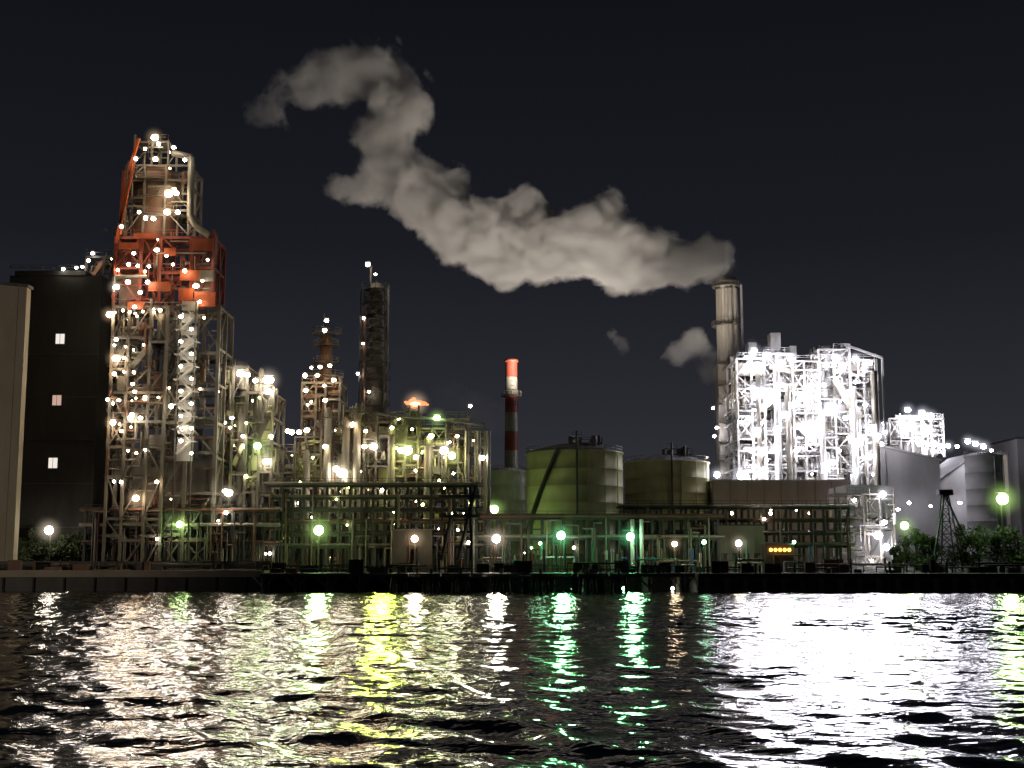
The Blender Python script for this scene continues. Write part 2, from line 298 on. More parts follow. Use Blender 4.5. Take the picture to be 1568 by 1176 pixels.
m.build('catalytic_cracking_tower')
m=M()
U(m,122,176,392,870,246,10,2,2,5.5,w=.45,st='steel_dark',equip=.9,lamps=7,lk=('lamp_warm','lamp_white'),lr=(.2,.35),lz=.2,em=('insulation','rust','steel'))
lamp(m,142,388,245,.35,'lamp_white'); lamp(m,126,409,245,.3,'lamp_white')
p=P(160,350,246); q=P(182,360,246); m.beam((p[0],246,p[1]),(q[0],246,q[1]),.4,'steel')
m.build('process_scaffold_tower')
# ------------------------------------------------------------ process units
m=M()
U(m,332,375,560,870,240,12,2,2,4.6,st='steel',lamps=6,lk=('lamp_white','lamp_yellow'),lr=(.22,.4),em=('insulation','rust','tank_paint'))
U(m,375,415,600,870,239,12,2,2,4.6,st='steel',lamps=8,lk=('lamp_white','lamp_yellow'),lr=(.22,.4),em=('insulation','steel','tank_paint'))
for px,r,t in ((368,8,570),(389,6,575),(404,8,582),(396,5,560)):
    x,z=P(px,t,239); m.lathe(x,242,[(r*.11,G),(r*.11,z-1),(r*.07,z),(0,z+.2)],'insulation',14); m.ring(x,242,z-3,r*.115,.7,'steel',12)
for px,py,r in ((368,572,.75),(379,574,.5),(411,582,.85),(411,600,.6),(391,583,.5),(355,640,.35),(372,668,.35),(408,707,.65),(415,668,.4),(352,655,.3),(440,660,.4),(458,662,.5),(470,659,.5)): lamp(m,px,py,238,r,'lamp_white')
lamp(m,394,683,237.5,.6,'lamp_green'); m.build('heat_exchanger_unit')
m=M()
x,z=P(500,515,258); m.lathe(x,258,[(1.5,G),(1.5,z-8),(1.2,z-7),(1.2,z),(0,z+.6)],'rust',16)
zt=P(500,478,258)[1]; m.cyl((x-.6,258,z),(x-.6,258,zt),.15,'steel')
for py,r in ((512,1.9),(530,1.4),(556,1.4),(578,2.5),(598,2.7)): m.ring(x,258,P(500,py,258)[1],r,1.1,'steel',14)
U(m,460,518,585,870,252,10,3,2,3.8,w=.4,st='steel',lamps=9,lk=('lamp_warm','lamp_white'),lr=(.2,.38),em=('rust','insulation','steel'))
for px,py,r in ((500,491,.45),(497,506,.4),(467,575,.45),(477,563,.3),(505,560,.4),(468,598,.5),(490,562,.35),(511,582,.4),(498,613,.4),(486,575,.4)): lamp(m,px,py,250,r,'lamp_warm')
m.build('stripper_column')
m=M()
D=262; x,zt=P(563,430,D)
xb0=P(568,600,D)[0]
m.lathe(xb0+.6,D+3,[(1.9,G),(1.9,P(570,560,D)[1]),(1.5,P(570,545,D)[1]),(1.5,P(566,432,D)[1]),(0,P(566,425,D)[1])],'steel',16)
for py in range(440,640,20): m.ring(xb0+.6,D+3,P(570,py,D)[1],1.6 if py<555 else 2.0,1.0,'steel_dark',12)
for k in (-2.3,2.5):
    for yy in (D,D+6): m.beam((xb0+k*1.15,yy,G),(xb0+k,yy,zt),.3,'steel_dark')
zz=G; s=1
while zz<zt-3:
    for yy in (D,D+6):
        m.beam((xb0-2.4*s,yy,zz),(xb0+2.4*s,yy,zz+3),.18,'steel_dark'); m.beam((xb0+2.4*s,yy,zz),(xb0-2.4*s,yy,zz+3),.14,'steel_dark'); m.beam((xb0-2.4,yy,zz),(xb0+2.5,yy,zz),.2,'steel_dark')
    zz+=3; s=-s
m.cyl((xb0-.6,D+2,zt-1),(xb0-.6,D+2,P(563,402,D)[1]),.25,'steel',n=8)
m.cyl((xb0+2.9,D+2,G),(xb0+2.9,D+2,P(580,440,D)[1]),.35,'steel',n=8)
m.cyl((xb0-1.4,D-.4,G),(xb0-1.4,D-.4,P(558,470,D)[1]),.3,'rust',n=8)
for px,py,r in ((563,405,.5),(557,487,.3),(556,526,.25),(548,572,.3),(565,600,.3),(548,625,.3),(575,420,.25)): lamp(m,px,py,D-1,r,'lamp_white')
m.build('distillation_column')
m=M(); D=300; x,z=P(634,626,D); m.cyl((x,D,G),(x,D,z),.5,'steel',n=10)
for k in (-2.5,2.5): m.beam((x+k*1.4,D,G),(x+k*.2,D,z-1),.2,'steel')
fo=[(0,0,.7),(.3,.7,.9),(-.3,1.4,.8),(1.2,.9,.8),(-1.3,.9,.6),(2.2,.8,.6),(3.0,.5,.35),(-.1,2.2,.4),(-1.9,1.2,.35)]
for fx,fz,r in fo: m.ball((x+fx,D,z+.6+fz*.8),r,'flame',True,(1.3,1,.8))
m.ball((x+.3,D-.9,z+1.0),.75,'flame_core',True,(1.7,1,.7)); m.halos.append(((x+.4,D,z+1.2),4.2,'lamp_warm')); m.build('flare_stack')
m=M(); D=248
YK=('lamp_yellow','lamp_white','lamp_yellow','lamp_warm'); EM=('insulation','tank_paint','steel','rust')
for pl,pr,pt,dd,dep,nl in ((415,450,690,0,14,6),(450,490,668,2,14,7),(490,524,650,1,14,7),(524,556,628,3,14,8),(556,598,645,0,15,9),(598,640,630,2,15,9),(640,682,655,0,14,8),(682,716,640,3,14,7),(716,742,660,1,12,4)):
    U(m,pl,pr,pt,870,D+dd,dep,2,2,R.uniform(3.4,4.4),w=.36,st='steel',lamps=nl,lk=YK,lr=(.18,.4),em=EM,lz=.25,equip=1.1,deck=.5)
a=P(575,634,D);b2=P(742,650,D); m.beam((a[0],D-1,a[1]),(b2[0],D-1,b2[1]),1.8,'roof_grey',.4)
for px,tp in ((503,625),(531,640),(548,618),(600,650),(655,668),(470,690)): 
    xx,z=P(px,tp,D-1); m.lathe(xx,D-1,[(.7,G),(.7,z-1),(.4,z),(0,z+.2)],R.choice(('insulation','steel')),12); m.ring(xx,D-1,z-2,.8,.6,'steel',10)
for px in (715,733,748):
    xx,z=P(px,660,D-2); m.cyl((xx,D-2,G),(xx,D-2,z),.4,'insulation',n=10)
for px,py,r,k in ((572,684,.7,'lamp_white'),(558,684,.5,'lamp_white'),(624,690,.95,'lamp_yellow'),(615,690,.6,'lamp_yellow'),(680,690,.75,'lamp_white'),(692,698,.75,'lamp_yellow'),(669,640,.65,'lamp_green'),(524,725,.85,'lamp_white'),(515,718,.6,'lamp_white'),(739,701,.5,'lamp_white'),(720,622,.35,'lamp_white'),(498,684,.5,'lamp_warm'),(447,662,.5,'lamp_white'),(660,668,.5,'lamp_yellow'),(540,650,.5,'lamp_warm'),(600,655,.35,'lamp_yellow'),(700,668,.35,'lamp_warm'),(535,745,.4,'lamp_yellow'),(560,660,.35,'lamp_warm'),(637,700,.5,'lamp_warm'),(410,660,.5,'lamp_white')): lamp(m,px,py,D-2.5,r,k)
m.build('refinery_process_block')
def rack(name,pl,pr,pt,D,dep,nb,levels,npipe,st='steel_dark',em=('insulation','steel','steel_dark','rust'),lamps=0,lk=('lamp_white',)):
    m=M(); x0,x1,_,z1=bb(pl,pr,pt,860,D)
    for i in range(nb+1):
        x=x0+(x1-x0)*i/nb
        for y in (D,D+dep): m.box(x-.22,x+.22,y-.22,y+.22,G,z1,st)
        for k in range(levels):
            z=z1-(z1-G-2.5)*k/levels; m.box(x-.18,x+.18,D-.5,D+dep+.5,z-.45,z-.1,st)
        if i<nb and R.random()<.3: m.beam((x,D,G),(x+(x1-x0)/nb,D,z1),.2,st)
    for k in range(levels):
        z=z1-(z1-G-2.5)*k/levels
        m.box(x0,x1,D-.15,D+.15,z-.5,z-.12,st)
        for j in range(npipe):
            r=R.uniform(.1,.36); y=D-.3+dep*j/npipe; m.cyl((x0-1,y,z+r-.1),(x1+1,y,z+r-.1),r,R.choice(em),n=8)
    for _ in range(nb*2):
        x=R.uniform(x0,x1); z=R.uniform(G+3,z1); m.cyl((x,D-.7,G),(x,D-.7,z),R.uniform(.08,.25),R.choice(em),n=7); 
        if R.random()<.5: m.cyl((x,D-.7,z),(x+R.uniform(-4,4),D-.7,z),.15,R.choice(em),n=7)
    rail(m,(x0,D-.5,z1),(x1,D-.5,z1),st,step=2.5)
    for _ in range(lamps):
        x=R.uniform(x0,x1); z=R.uniform(G+2.5,z1); m.ball((x,D+R.choice((-.7,dep*.5)),z),R.uniform(.15,.3),R.choice(lk))
    return m.build(name)
rack('pipe_rack',412,730,742,236,8,18,6,5,lamps=9,lk=('lamp_white','lamp_yellow'))
rack('pipe_rack',130,420,782,233,6,18,3,5,lamps=3,lk=('lamp_white',))
rack('pipe_rack',730,1100,792,238,6,22,2,5,lamps=4,lk=('lamp_mercury','lamp_white'))
rack('pipe_rack',955,1300,776,246,7,18,4,5,st='steel_dark',lamps=4,lk=('lamp_white',))
# ------------------------------------------------------------ red/white chimney
m=M(); D=300; bands=[(555,578,'red_paint'),(578,607,'white_paint'),(607,632,'red_paint'),(632,661,'white_paint'),(661,690,'red_paint'),(690,720,'white_paint'),(720,862,'stack_concrete')]
x=P(783,640,D)[0]; zt=P(783,555,D)[1]
for a,b2,k in bands:
    za=P(783,a,D)[1]; zb=max(G,P(783,b2,D)[1]); ra=1.35+.55*(zt-za)/zt; rb=1.35+.55*(zt-zb)/zt; m.lathe(x,D,[(rb,zb),(ra,za)],'insulation' if k=='white_paint' else k,24)
m.lathe(x,D,[(1.35,zt),(1.6,zt+.05),(1.6,zt+.6),(1.1,zt+.6),(1.1,zt-2)],'red_paint',24); m.ring(x,D,P(783,607,D)[1],1.6,.8,'steel',14)
for i in range(40): 
    z=G+5+i*1.0
    if z<zt: m.box(x+.3,x+.7,D-2.05,D-1.9,z,z+.08,'steel')
m.build('striped_chimney')
# ------------------------------------------------------------ tanks
def tank(name,pl,pr,pt,D,stair=True,roofgear=True,colr='tank_paint'):
    m=M(); x0,x1,_,z1=bb(pl,pr,pt,800,D); r=(x1-x0)/2; cx=(x0+x1)/2; cy=D+r
    prof=[(r,G)]; nb=7
    for i in range(1,nb): 
        z=G+(z1-G)*i/nb; prof+= [(r,z-.04),(r+.03,z-.03),(r+.03,z+.03),(r,z+.04)]
    prof+=[(r,z1),(r+.25,z1),(r+.25,z1+.3),(r,z1+.3)]; h=r*.2
    m.lathe(cx,cy,prof,colr,64)
    prof=[(r,z1+.3)]
    for t in range(1,9): a=t/8; prof.append((r*(1-a),z1+.3+h*(1-(1-a)**2)))
    m.lathe(cx,cy,prof,'roof_grey' if roofgear else colr,64)
    n=40
    for i in range(n):
        t=2*mt.pi*i/n;t2=2*mt.pi*(i+1)/n; a=(cx+mt.cos(t)*r,cy+mt.sin(t)*r);b2=(cx+mt.cos(t2)*r,cy+mt.sin(t2)*r)
        m.beam((*a,z1+.3),(*a,z1+1.4),.07,'steel'); m.beam((*a,z1+1.4),(*b2,z1+1.4),.07,'steel'); m.beam((*a,z1+.9),(*b2,z1+.9),.05,'steel')
    if stair:
        n=26; pr_=None
        for i in range(n+1):
            t=mt.pi*(1.03+.36*i/n); z=G+.5+(z1-G)*i/n; p=Vector((cx+mt.cos(t)*(r+.7),cy+mt.sin(t)*(r+.7),z))
            if pr_: 
                m.beam(pr_,p,1.0,'steel_dark',.35); m.beam(pr_+Vector((0,0,1)),p+Vector((0,0,1)),.09,'steel')
            m.beam(p,p+Vector((0,0,1)),.06,'steel'); pr_=p
    if roofgear:
        zc=z1+h
        for i in range(9):
            x=cx+R.uniform(-.1,.55)*r; y=cy-R.uniform(.2,.6)*r; m.cyl((x,y,z1),(x,y,zc+R.uniform(.2,1.8)),R.uniform(.2,.6),'steel_dark',n=8)
        m.box(cx-.05*r,cx+.55*r,cy-.5*r,cy-.3*r,zc-.2,zc+.1,'steel_dark'); rail(m,(cx-.05*r,cy-.5*r,zc+.1),(cx+.55*r,cy-.5*r,zc+.1),'steel_dark')
        x=cx-.0*r; m.cyl((x,cy-r-.5,G),(x,cy-r-.5,z1+4),.22,'steel_dark',n=8); m.box(x-1,x+1,cy-r-.9,cy-r,z1+2.5,z1+2.65,'steel'); rail(m,(x-1,cy-r-.9,z1+2.6),(x+1,cy-r-.9,z1+2.6),'steel',step=1)
    for k in range(3):
        t=mt.pi*(1.55+.12*k+.02); x=cx+mt.cos(t)*(r+.3);y=cy+mt.sin(t)*(r+.3); m.cyl((x,y,G),(x,y,z1),.12,colr,n=8)
    return m.build(name)
tank('storage_tank',807,960,690,266); tank('storage_tank',962,1096,706,282,stair=False)
tank('storage_tank',745,812,722,290,stair=False,roofgear=False,colr='white_paint')
tank('storage_tank',1490,1546,698,300,stair=False,roofgear=False,colr='wall_grey')
# ------------------------------------------------------------ steam stack (multi-flue)
m=M(); D=322
x,zt=P(1112,426,D); zb=P(1112,560,D)[1]
m.lathe(x,D,[(2.3,zb),(2.3,zt-2),(2.85,zt-2),(2.85,zt-.9),(2.4,zt-.9),(2.4,zt),(2.1,zt),(2.1,zt-4)],'stack_concrete',24)
for k in range(8):
    t=mt.pi*(1+ (k+.5)/8)
    if k in (0,1,3,4,6,7): m.cyl((x+mt.cos(t)*2.2,D+mt.sin(t)*2.2,zb),(x+mt.cos(t)*2.2,D+mt.sin(t)*2.2,zt-3),.62,'stack_concrete',n=10)
m.box(x-3.0,x+3.0,D-3,D+5,G,zb,'stack_concrete')
for k in range(9): 
    z=G+8+k*4.6; m.box(x-3.4,x+3.4,D-3.7,D-3,z,z+.15,'steel'); rail(m,(x-3.4,D-3.7,z+.1),(x+3.4,D-3.7,z+.1),'steel',step=1.5)
m.ring(x,D,P(1112,500,D)[1],2.9,1,'steel',18); m.ring(x,D,P(1112,440,D)[1],2.9,.7,'steel',18)
m.cyl((x+3.2,D-3,G),(x+3.2,D-3,P(1130,440,D)[1]),.3,'steel_pale',n=8)
for px,py in ((1092,625),(1123,615),(1098,655),(1125,672),(1097,725),(1094,668)): lamp(m,px,py,D-5,.4,'lamp_cool')
m.build('steam_stack')
# ------------------------------------------------------------ boiler plant
m=M(); D=300
emw=('steel_pale','white_paint','steel_pale','insulation','steel')
for pl,pr,pt,dd,dep,nl in ((1130,1172,548,0,20,10),(1172,1216,540,2,22,12),(1216,1256,552,0,22,10),(1256,1304,534,3,22,12),(1304,1345,550,1,20,7)):
    U(m,pl,pr,pt,742,D+dd,dep,2,3,R.uniform(3.2,4.2),w=.46,st='steel_pale',equip=1.25,brace=.5,deck=.75,em=emw,lamps=nl,lk=('lamp_cool',),lr=(.25,.5),pipes=1.9)
# boiler casings, bunkers and ducts filling the frame
for pl,pr,pt,pb,dd in ((1136,1166,560,640,7),(1140,1170,655,742,6),(1178,1212,552,600,8),(1182,1214,612,742,7.5),(1220,1252,570,668,7),(1262,1298,548,612,9),(1258,1290,632,742,8),(1306,1338,565,625,8),(1308,1340,650,742,7),(1222,1250,690,742,6)):
    x0,x1,z0,z1=bb(pl,pr,pt,pb,D+dd); k=R.choice(('steel_pale','white_paint','steel_pale','insulation')); m.box(x0,x1,D+dd,D+dd+8,z0,z1,k)
    for i in range(1,4): zc=z0+(z1-z0)*i/4; m.box(x0-.15,x1+.15,D+dd-.25,D+dd+8.1,zc,zc+.35,'steel')
    for i in range(1,3): xc=x0+(x1-x0)*i/3; m.box(xc,xc+.25,D+dd-.22,D+dd,z0,z1,'steel')
x0,x1,z0,z1=bb(1140,1340,552,742,D+8); m.box(x0+2,x1-3,D+18,D+24,G,z1-6,'steel')
for px,py,ww in ((1185,518,2.4),(1150,533,2),(1212,538,1.5),(1290,534,2),(1262,538,1.6)):
    xx,z=P(px,py,D+8); m.box(xx-ww/2,xx+ww/2,D+6,D+10,z-5,z+1,'steel_pale')
for px in (1155,1200,1252,1300,1330,1183):
    xx,z=P(px,R.uniform(545,640),D+3); m.cyl((xx,D-1.2,G+18),(xx,D-1.2,z),R.uniform(.4,.8),R.choice(('steel_pale','steel')),n=12)
for a,b2,ww in (((1140,650),(1195,600),1.6),((1215,640),(1260,690),1.4),((1280,580),(1320,640),1.6),((1180,560),(1240,575),1.2)):
    p=P(*a,D);q=P(*b2,D); m.beam((p[0],D+1.5,p[1]),(q[0],D+1.5,q[1]),ww,'insulation')
a=P(1290,530,D+2);b2=P(1347,550,D+2);c=P(1352,740,D+2)
for yy in (D,D+22): m.beam((a[0],yy,a[1]),(b2[0],yy,b2[1]),.5,'steel_pale'); m.beam((b2[0],yy,b2[1]),(c[0]+.4,yy,G),.45,'steel_pale')
lst=((1155,537,.7),(1143,547,.5),(1175,545,.9),(1195,555,.8),(1212,551,.7),(1145,562,.6),(1160,560,.9),(1280,548,.9),(1265,560,.7),(1290,562,.9),(1310,550,.8),(1325,558,.6),(1170,602,1.2),(1158,598,.8),(1180,610,.9),(1240,597,1.0),(1233,605,.7),(1272,625,1.3),(1262,590,.6),(1245,657,1.3),(1232,655,.8),(1160,660,.9),(1190,658,.9),(1203,635,.7),(1170,690,.8),(1185,690,.6),(1315,678,1.0),(1335,655,.8),(1137,728,1.2),(1170,722,.9),(1155,715,.6),(1265,715,1.0),(1275,708,.7),(1300,600,.6),(1330,700,.9),(1150,690,.6),(1215,620,.7),(1198,590,.6),(1220,690,.6),(1295,640,.6),(1310,720,.6),(1285,690,.5),(1325,620,.6),(1145,640,.6),(1098,727,.8),(1345,668,.8),(1250,575,.6),(1310,585,.5))
for px,py,r in lst: lamp(m,px,py,D-2.2,r*.92,'lamp_cool')
m.build('boiler_plant')
m=M(); D=284; x0,x1,_,z1=bb(1092,1300,737,800,D); m.box(x0,x1,D,D+14,G,z1,'wall_tan'); m.box(x0-.2,x1+.2,D-.2,D+14.2,z1,z1+.35,'steel_pale')
for i in range(8): xx=x0+(x1-x0)*i/8; m.box(xx,xx+.12,D-.06,D,G,z1,'concrete')
rail(m,(x0,D,z1+.35),(x1,D,z1+.35),'steel')
for px in (1120,1180,1240,1290): lamp(m,px,786,D-12,.42,'lamp_warm')  # lamps added in front to wash the hall wall with light
m.build('turbine_hall')
m=M(); D=262; x0,x1,_,z1=bb(1300,1374,742,850,D); m.box(x0,x1,D+2,D+16,G,z1,'wall_grey')
U(m,1280,1370,756,870,D-6,7,4,1,4,w=.3,st='steel',equip=.6,em=emw,lamps=3,lk=('lamp_cool',))
for px,py,r in ((1352,757,.8),(1354,800,.6),(1345,820,.8),(1357,838,.8),(1370,840,.5),(1375,780,.4)): lamp(m,px,py,D-8,r*.9,'lamp_cool')
m.build('pump_house')
m=M(); D=310
x0,x1,_,z1=bb(1340,1440,690,790,D); m.add([(x0,D,G),(x1,D,G),(x1,D,z1-2.5),(x0,D,z1+1.5),(x0,D+30,G),(x1,D+30,G),(x1,D+30,z1-2.5),(x0,D+30,z1+1.5)],[(0,1,2,3),(1,5,6,2),(5,4,7,6),(4,0,3,7),(3,2,6,7)],'wall_grey')
m.beam((x0-.5,D-.2,z1+1.7),(x1+.5,D-.2,z1-2.3),.5,'steel_pale')
for px,py,r in ((1340,655,.9),(1355,662,.7),(1350,680,.6),(1392,770,.5),(1425,775,.4)): lamp(m,px,py,D-6,r*.85,'lamp_cool')
m.build('storage_warehouse')
m=M(); D=345
U(m,1362,1445,640,700,D,16,5,2,4.5,st='steel_pale',equip=1.0,em=emw,lamps=3,lk=('lamp_cool',),lr=(.4,.6))
x0,x1,_,z1=bb(1380,1432,632,700,D); m.box(x0,x1,D+5,D+18,G,z1,'steel_pale')
for px,py,r in ((1390,628,.8),(1412,633,.9),(1425,637,.8),(1395,655,1.0),(1405,640,.7),(1420,660,.9),(1430,680,.9),(1440,683,.7),(1408,680,.6)): lamp(m,px,py,D-2,r*.95,'lamp_cool')
m.build('silo_house')
m=M(); D=318
x0,x1,_,z1=bb(1440,1500,705,790,D)
m.add([(x0,D,G),(x1,D,G),(x1,D,z1+2),(x0,D,z1-5),(x0,D+22,G),(x1,D+22,G),(x1,D+22,z1+2),(x0,D+22,z1-5)],[(0,1,2,3),(1,5,6,2),(4,0,3,7),(5,4,7,6)],'wall_grey')
m.add([(x0-.5,D-.6,z1-4.9),(x1,D-.6,z1+2.2),(x1,D+22,z1+2.2),(x0-.5,D+22,z1-4.9)],[(0,1,2,3)],'roof_grey')
x2=P(1545,700,D)[0]; m.box(x1,x2,D+1,D+22,G,z1+1.5,'wall_tan'); m.box(x1+.05,x2+.3,D+.6,D+22,z1+1.5,z1+2,'roof_grey')
x3=P(1417,700,D)[0]; m.box(x3,x0-.6,D+3,D+15,G,z1-3,'wall_grey'); 
for px,py,r in ((1452,683,.7),(1466,684,.6),(1482,676,.8),(1494,680,.8),(1506,684,.8),(1518,690,.5),(1470,770,.5),(1515,765,.5)): lamp(m,px,py,D-4,r*.85,'lamp_cool')
m.build('shipping_shed')
m=M(); D=350; x0,x1,z0,z1=bb(1562,1640,672,860,D); m.box(x0,x1,D,D+20,G,z1,'wall_grey'); m.box(x0-.3,x1+.3,D-.3,D+20.3,z1,z1+.5,'roof_grey'); m.build('distant_warehouse')
m=M(); D=243; x0,x1,_,z1=bb(1098,1170,805,850,D); m.box(x0,x1,D,D+1.9,G,z1,'wall_tan'); m.box(x0-.2,x1+.2,D-.3,D+2,z1,z1+.25,'roof_grey')
for i in range(4): m.box(x0+.8+i*2,x0+1.9+i*2,D-.05,D,G+2.2,G+3.4,'roof_grey'); 
m.box(x0+.7,x0+8.1,D-.09,D-.05,G+2.0,G+2.15,'concrete'); m.build('control_room')
m=M(); D=234
for px in (1180,1187,1194,1201,1208): x,z=P(px,842,D); m.ball((x,D-.3,z),.32,'lamp_orange',True)
x0=P(1172,842,D)[0];x1=P(1214,842,D)[0]; m.box(x0,x1,D,D+3,G,P(1190,834,D)[1],'steel_dark'); m.box(x0-.2,x1+.2,D-.6,D+3.1,P(1190,834,D)[1],P(1190,834,D)[1]+.2,'roof_grey'); m.build('loading_shed')
m=M(); D=235
x,z=P(632,822,D); m.box(x-3.5,x-1.1,D,D+5,G,z+1.2,'steel_dark'); m.box(x+1.1,x+3.5,D,D+5,G,z+1.2,'steel_dark'); m.box(x-1.1,x+1.1,D+.1,D+5,z+.2,z+1.2,'steel_dark'); m.box(x-3.8,x+3.8,D-.5,D+5.3,z+1.2,z+1.4,'roof_grey'); m.build('jetty_hut')
m=M(); 
for i in range(80):
    px=R.uniform(740,1290); D=R.uniform(228,236); x,_=P(px,860,D); t=R.random(); k=R.choice(('green_paint','steel','white_paint','steel_dark','blue_paint','steel','rust','steel_dark'))
    if t<.4: m.cyl((x,D,G),(x,D,G+R.uniform(2,6)),R.uniform(.1,.3),k,n=8)
    elif t<.7: a=R.uniform(.3,1.1); h_=R.uniform(.6,2.2); m.box(x-a,x+a,D,D+1,G,G+h_,k); m.cyl((x,D+.5,G+h_),(x,D+.5,G+h_+.8),.12,'steel',n=7)
    else: a=R.uniform(1,4); zz=G+R.uniform(.6,3); m.cyl((x-a,D,zz),(x+a,D,zz),R.uniform(.1,.22),k,n=8); m.cyl((x-a,D,G),(x-a,D,zz),.15,k,n=8); m.cyl((x+a,D,G),(x+a,D,zz),.15,k,n=8)
for px in (968,982): x,z=P(px,795,233); m.cyl((x,233,G),(x,233,z),.35,'white_paint',n=10)
m.build('loading_pipework')
m=M()   # dark clutter along the quay edge
for i in range(190):
    px=R.uniform(-10,1560); D=R.uniform(214,223) if px>410 else R.uniform(218,222.5); x,_=P(px,870,D); t=R.random(); k=R.choice(('rubber','steel_dark','rubber','rust'))
    if t<.35: m.cyl((x,D,G-.05),(x,D,G+R.uniform(.6,2.4)),R.uniform(.08,.25),k,n=8)
    elif t<.7: a=R.uniform(.3,1.8); m.box(x-a,x+a,D,D+.8,G-.05,G+R.uniform(.4,2.2),k)
    else: a=R.uniform(1,5); zz=G+R.uniform(.3,1.6); m.cyl((x-a,D,zz),(x+a,D,zz),R.uniform(.07,.16),k,n=7); m.beam((x-a,D,G-.05),(x-a,D,zz),.12,k); m.beam((x+a,D,G-.05),(x+a,D,zz),.12,k)
m.build('quayside_equipment')
m=M(); D=230
for a,b2 in (((690,790),(675,858)),((720,745),(722,858)),((700,858),(728,745)),((672,790),(735,790)),((672,760),(735,760))):
    p=P(*a,D);q=P(*b2,D); m.beam((p[0],D,max(G,p[1])),(q[0],D,max(G,q[1])),.45,'steel_dark'); m.beam((p[0],D+5,max(G,p[1])),(q[0],D+5,max(G,q[1])),.45,'steel_dark')
m.build('braced_gantry')
def mast(name,px,pt,D,hw,arms=True):
    m=M(); x,zt=P(px,pt,D)
    for sx_ in (-1,1):
        for sy in (-1,1): m.beam((x+sx_*hw,D+sy*hw,G),(x+sx_*hw*.25,D+sy*hw*.25,zt),.2,'steel_dark')
    z=G
    while z<zt-1.5:
        f0=1-.75*(z-G)/(zt-G);z2=min(zt,z+2.2);f1=1-.75*(z2-G)/(zt-G)
        for sy in (-1,1):
            m.beam((x-hw*f0,D+sy*hw*f0,z),(x+hw*f1,D+sy*hw*f1,z2),.11,'steel_dark'); m.beam((x+hw*f0,D+sy*hw*f0,z),(x-hw*f1,D+sy*hw*f1,z2),.11,'steel_dark'); m.beam((x-hw*f1,D+sy*hw*f1,z2),(x+hw*f1,D+sy*hw*f1,z2),.11,'steel_dark')
        z=z2
    if arms:
        m.box(x-1.2,x+1.2,D-.8,D+.8,zt,zt+.9,'steel_dark'); m.beam((x,D,zt),(x+3.2,D-1,G+5),.3,'green_paint'); m.beam((x,D,zt+.6),(x-2.6,D-1,G+3),.25,'green_paint')
    return m.build(name)
mast('loading_crane',1447,758,229,1.9)
# ------------------------------------------------------------ lamps on posts + added spots that make the river streaks
def post(px,py,D,r,k,name='street_lamp'):
    m=M(); x,z=P(px,py,D); m.cyl((x,D+.8,G),(x,D+.8,z+.5),.12,'steel_dark',r1=.08,n=8); m.beam((x,D+.8,z+.5),(x,D-.2,z+r+.25),.12,'steel_dark'); m.box(x-r*.9,x+r*.9,D-r*.5,D+r*.9,z+r,z+r+.15,'steel_dark'); m.ball((x,D,z),r*.9,k,True)
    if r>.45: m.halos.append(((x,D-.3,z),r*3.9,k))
    m.build(name); return x,z
posts=((75,812,232,.8,'lamp_white'),(275,803,231,.6,'lamp_green'),(488,812,229,.9,'lamp_green'),(635,825,231,.65,'lamp_warm'),(760,825,231,.8,'lamp_white'),(757,780,262,.85,'lamp_green'),(748,776,262,.5,'lamp_green'),(859,820,231,.8,'lamp_mercury'),(965,822,231,.75,'lamp_mercury'),(1131,832,231,.6,'lamp_white'),(1033,833,231,.5,'lamp_warm'),(1078,830,233,.4,'lamp_mercury'),(1216,830,233,.3,'lamp_mercury'),(1385,805,233,.75,'lamp_green'),(1535,764,233,1.1,'lamp_green'),(240,825,231,.25,'lamp_white'),(346,785,232,.35,'lamp_white'),(827,832,233,.3,'lamp_mercury'))
for p in posts: post(*p)
def streak_spot(px,py,D,P_,col,rad=.9,ang=70):
    l=bpy.data.lights.new('river_streak_spot','SPOT'); l.energy=P_; l.color=col; l.shadow_soft_size=rad; l.spot_size=mt.radians(ang); l.spot_blend=.6
    o=bpy.data.objects.new('river_streak_spot',l); scene.collection.objects.link(o); x,z=P(px,py,D); o.location=(x,D-1.6,z)
    d=Vector((0-x*.6,40,0))-Vector((x,D,z)); o.rotation_euler=d.to_track_quat('-Z','Y').to_euler()
gr=(.22,1,.32); yg=(.72,1,.08); wc=(.92,.87,1); ww_=(1,.9,.75)
streak_spot(488,812,228,12000,(.5,1,.3)); streak_spot(582,770,232,17000,yg,1.5); streak_spot(859,820,230,11500,gr); streak_spot(965,820,230,13000,gr); streak_spot(760,822,230,7500,ww_)
streak_spot(635,822,230,2500,ww_)
for px,py in ((150,549),(190,500),(235,600),(285,640),(258,297)): streak_spot(px,py,229,3300,(1,.88,.8),1.4)
for px,py in ((368,572),(411,590),(450,662),(685,694)): streak_spot(px,py,235,1800,(1,.95,.7),1.2)
for px,py in ((1125,725),(1160,602),(1195,700),(1225,620),(1255,657),(1285,625),(1300,715),(1330,678),(1350,700),(1352,757),(1370,820)): streak_spot(px,py,296 if py<740 else 252,(5200 if py<740 else 2600),wc,1.6)
for px,py in ((1410,650),(1435,680),(1490,680)): streak_spot(px,py,306,3200,wc,1.6)
streak_spot(1385,805,232,1800,(.85,1,.6)); streak_spot(1535,764,232,13000,(.6,1,.3),1.2)
# unseen spot over the river, added to brighten the beige warehouse
l=bpy.data.lights.new('wall_fill_spot','SPOT'); l.energy=80000; l.color=(1,.84,.66); l.shadow_soft_size=1; l.spot_size=mt.radians(48); l.spot_blend=.7; o=bpy.data.objects.new('wall_fill_spot',l); scene.collection.objects.link(o); o.location=(-150,120,14)
o.rotation_euler=(Vector((-96,226,20))-o.location).to_track_quat('-Z','Y').to_euler()
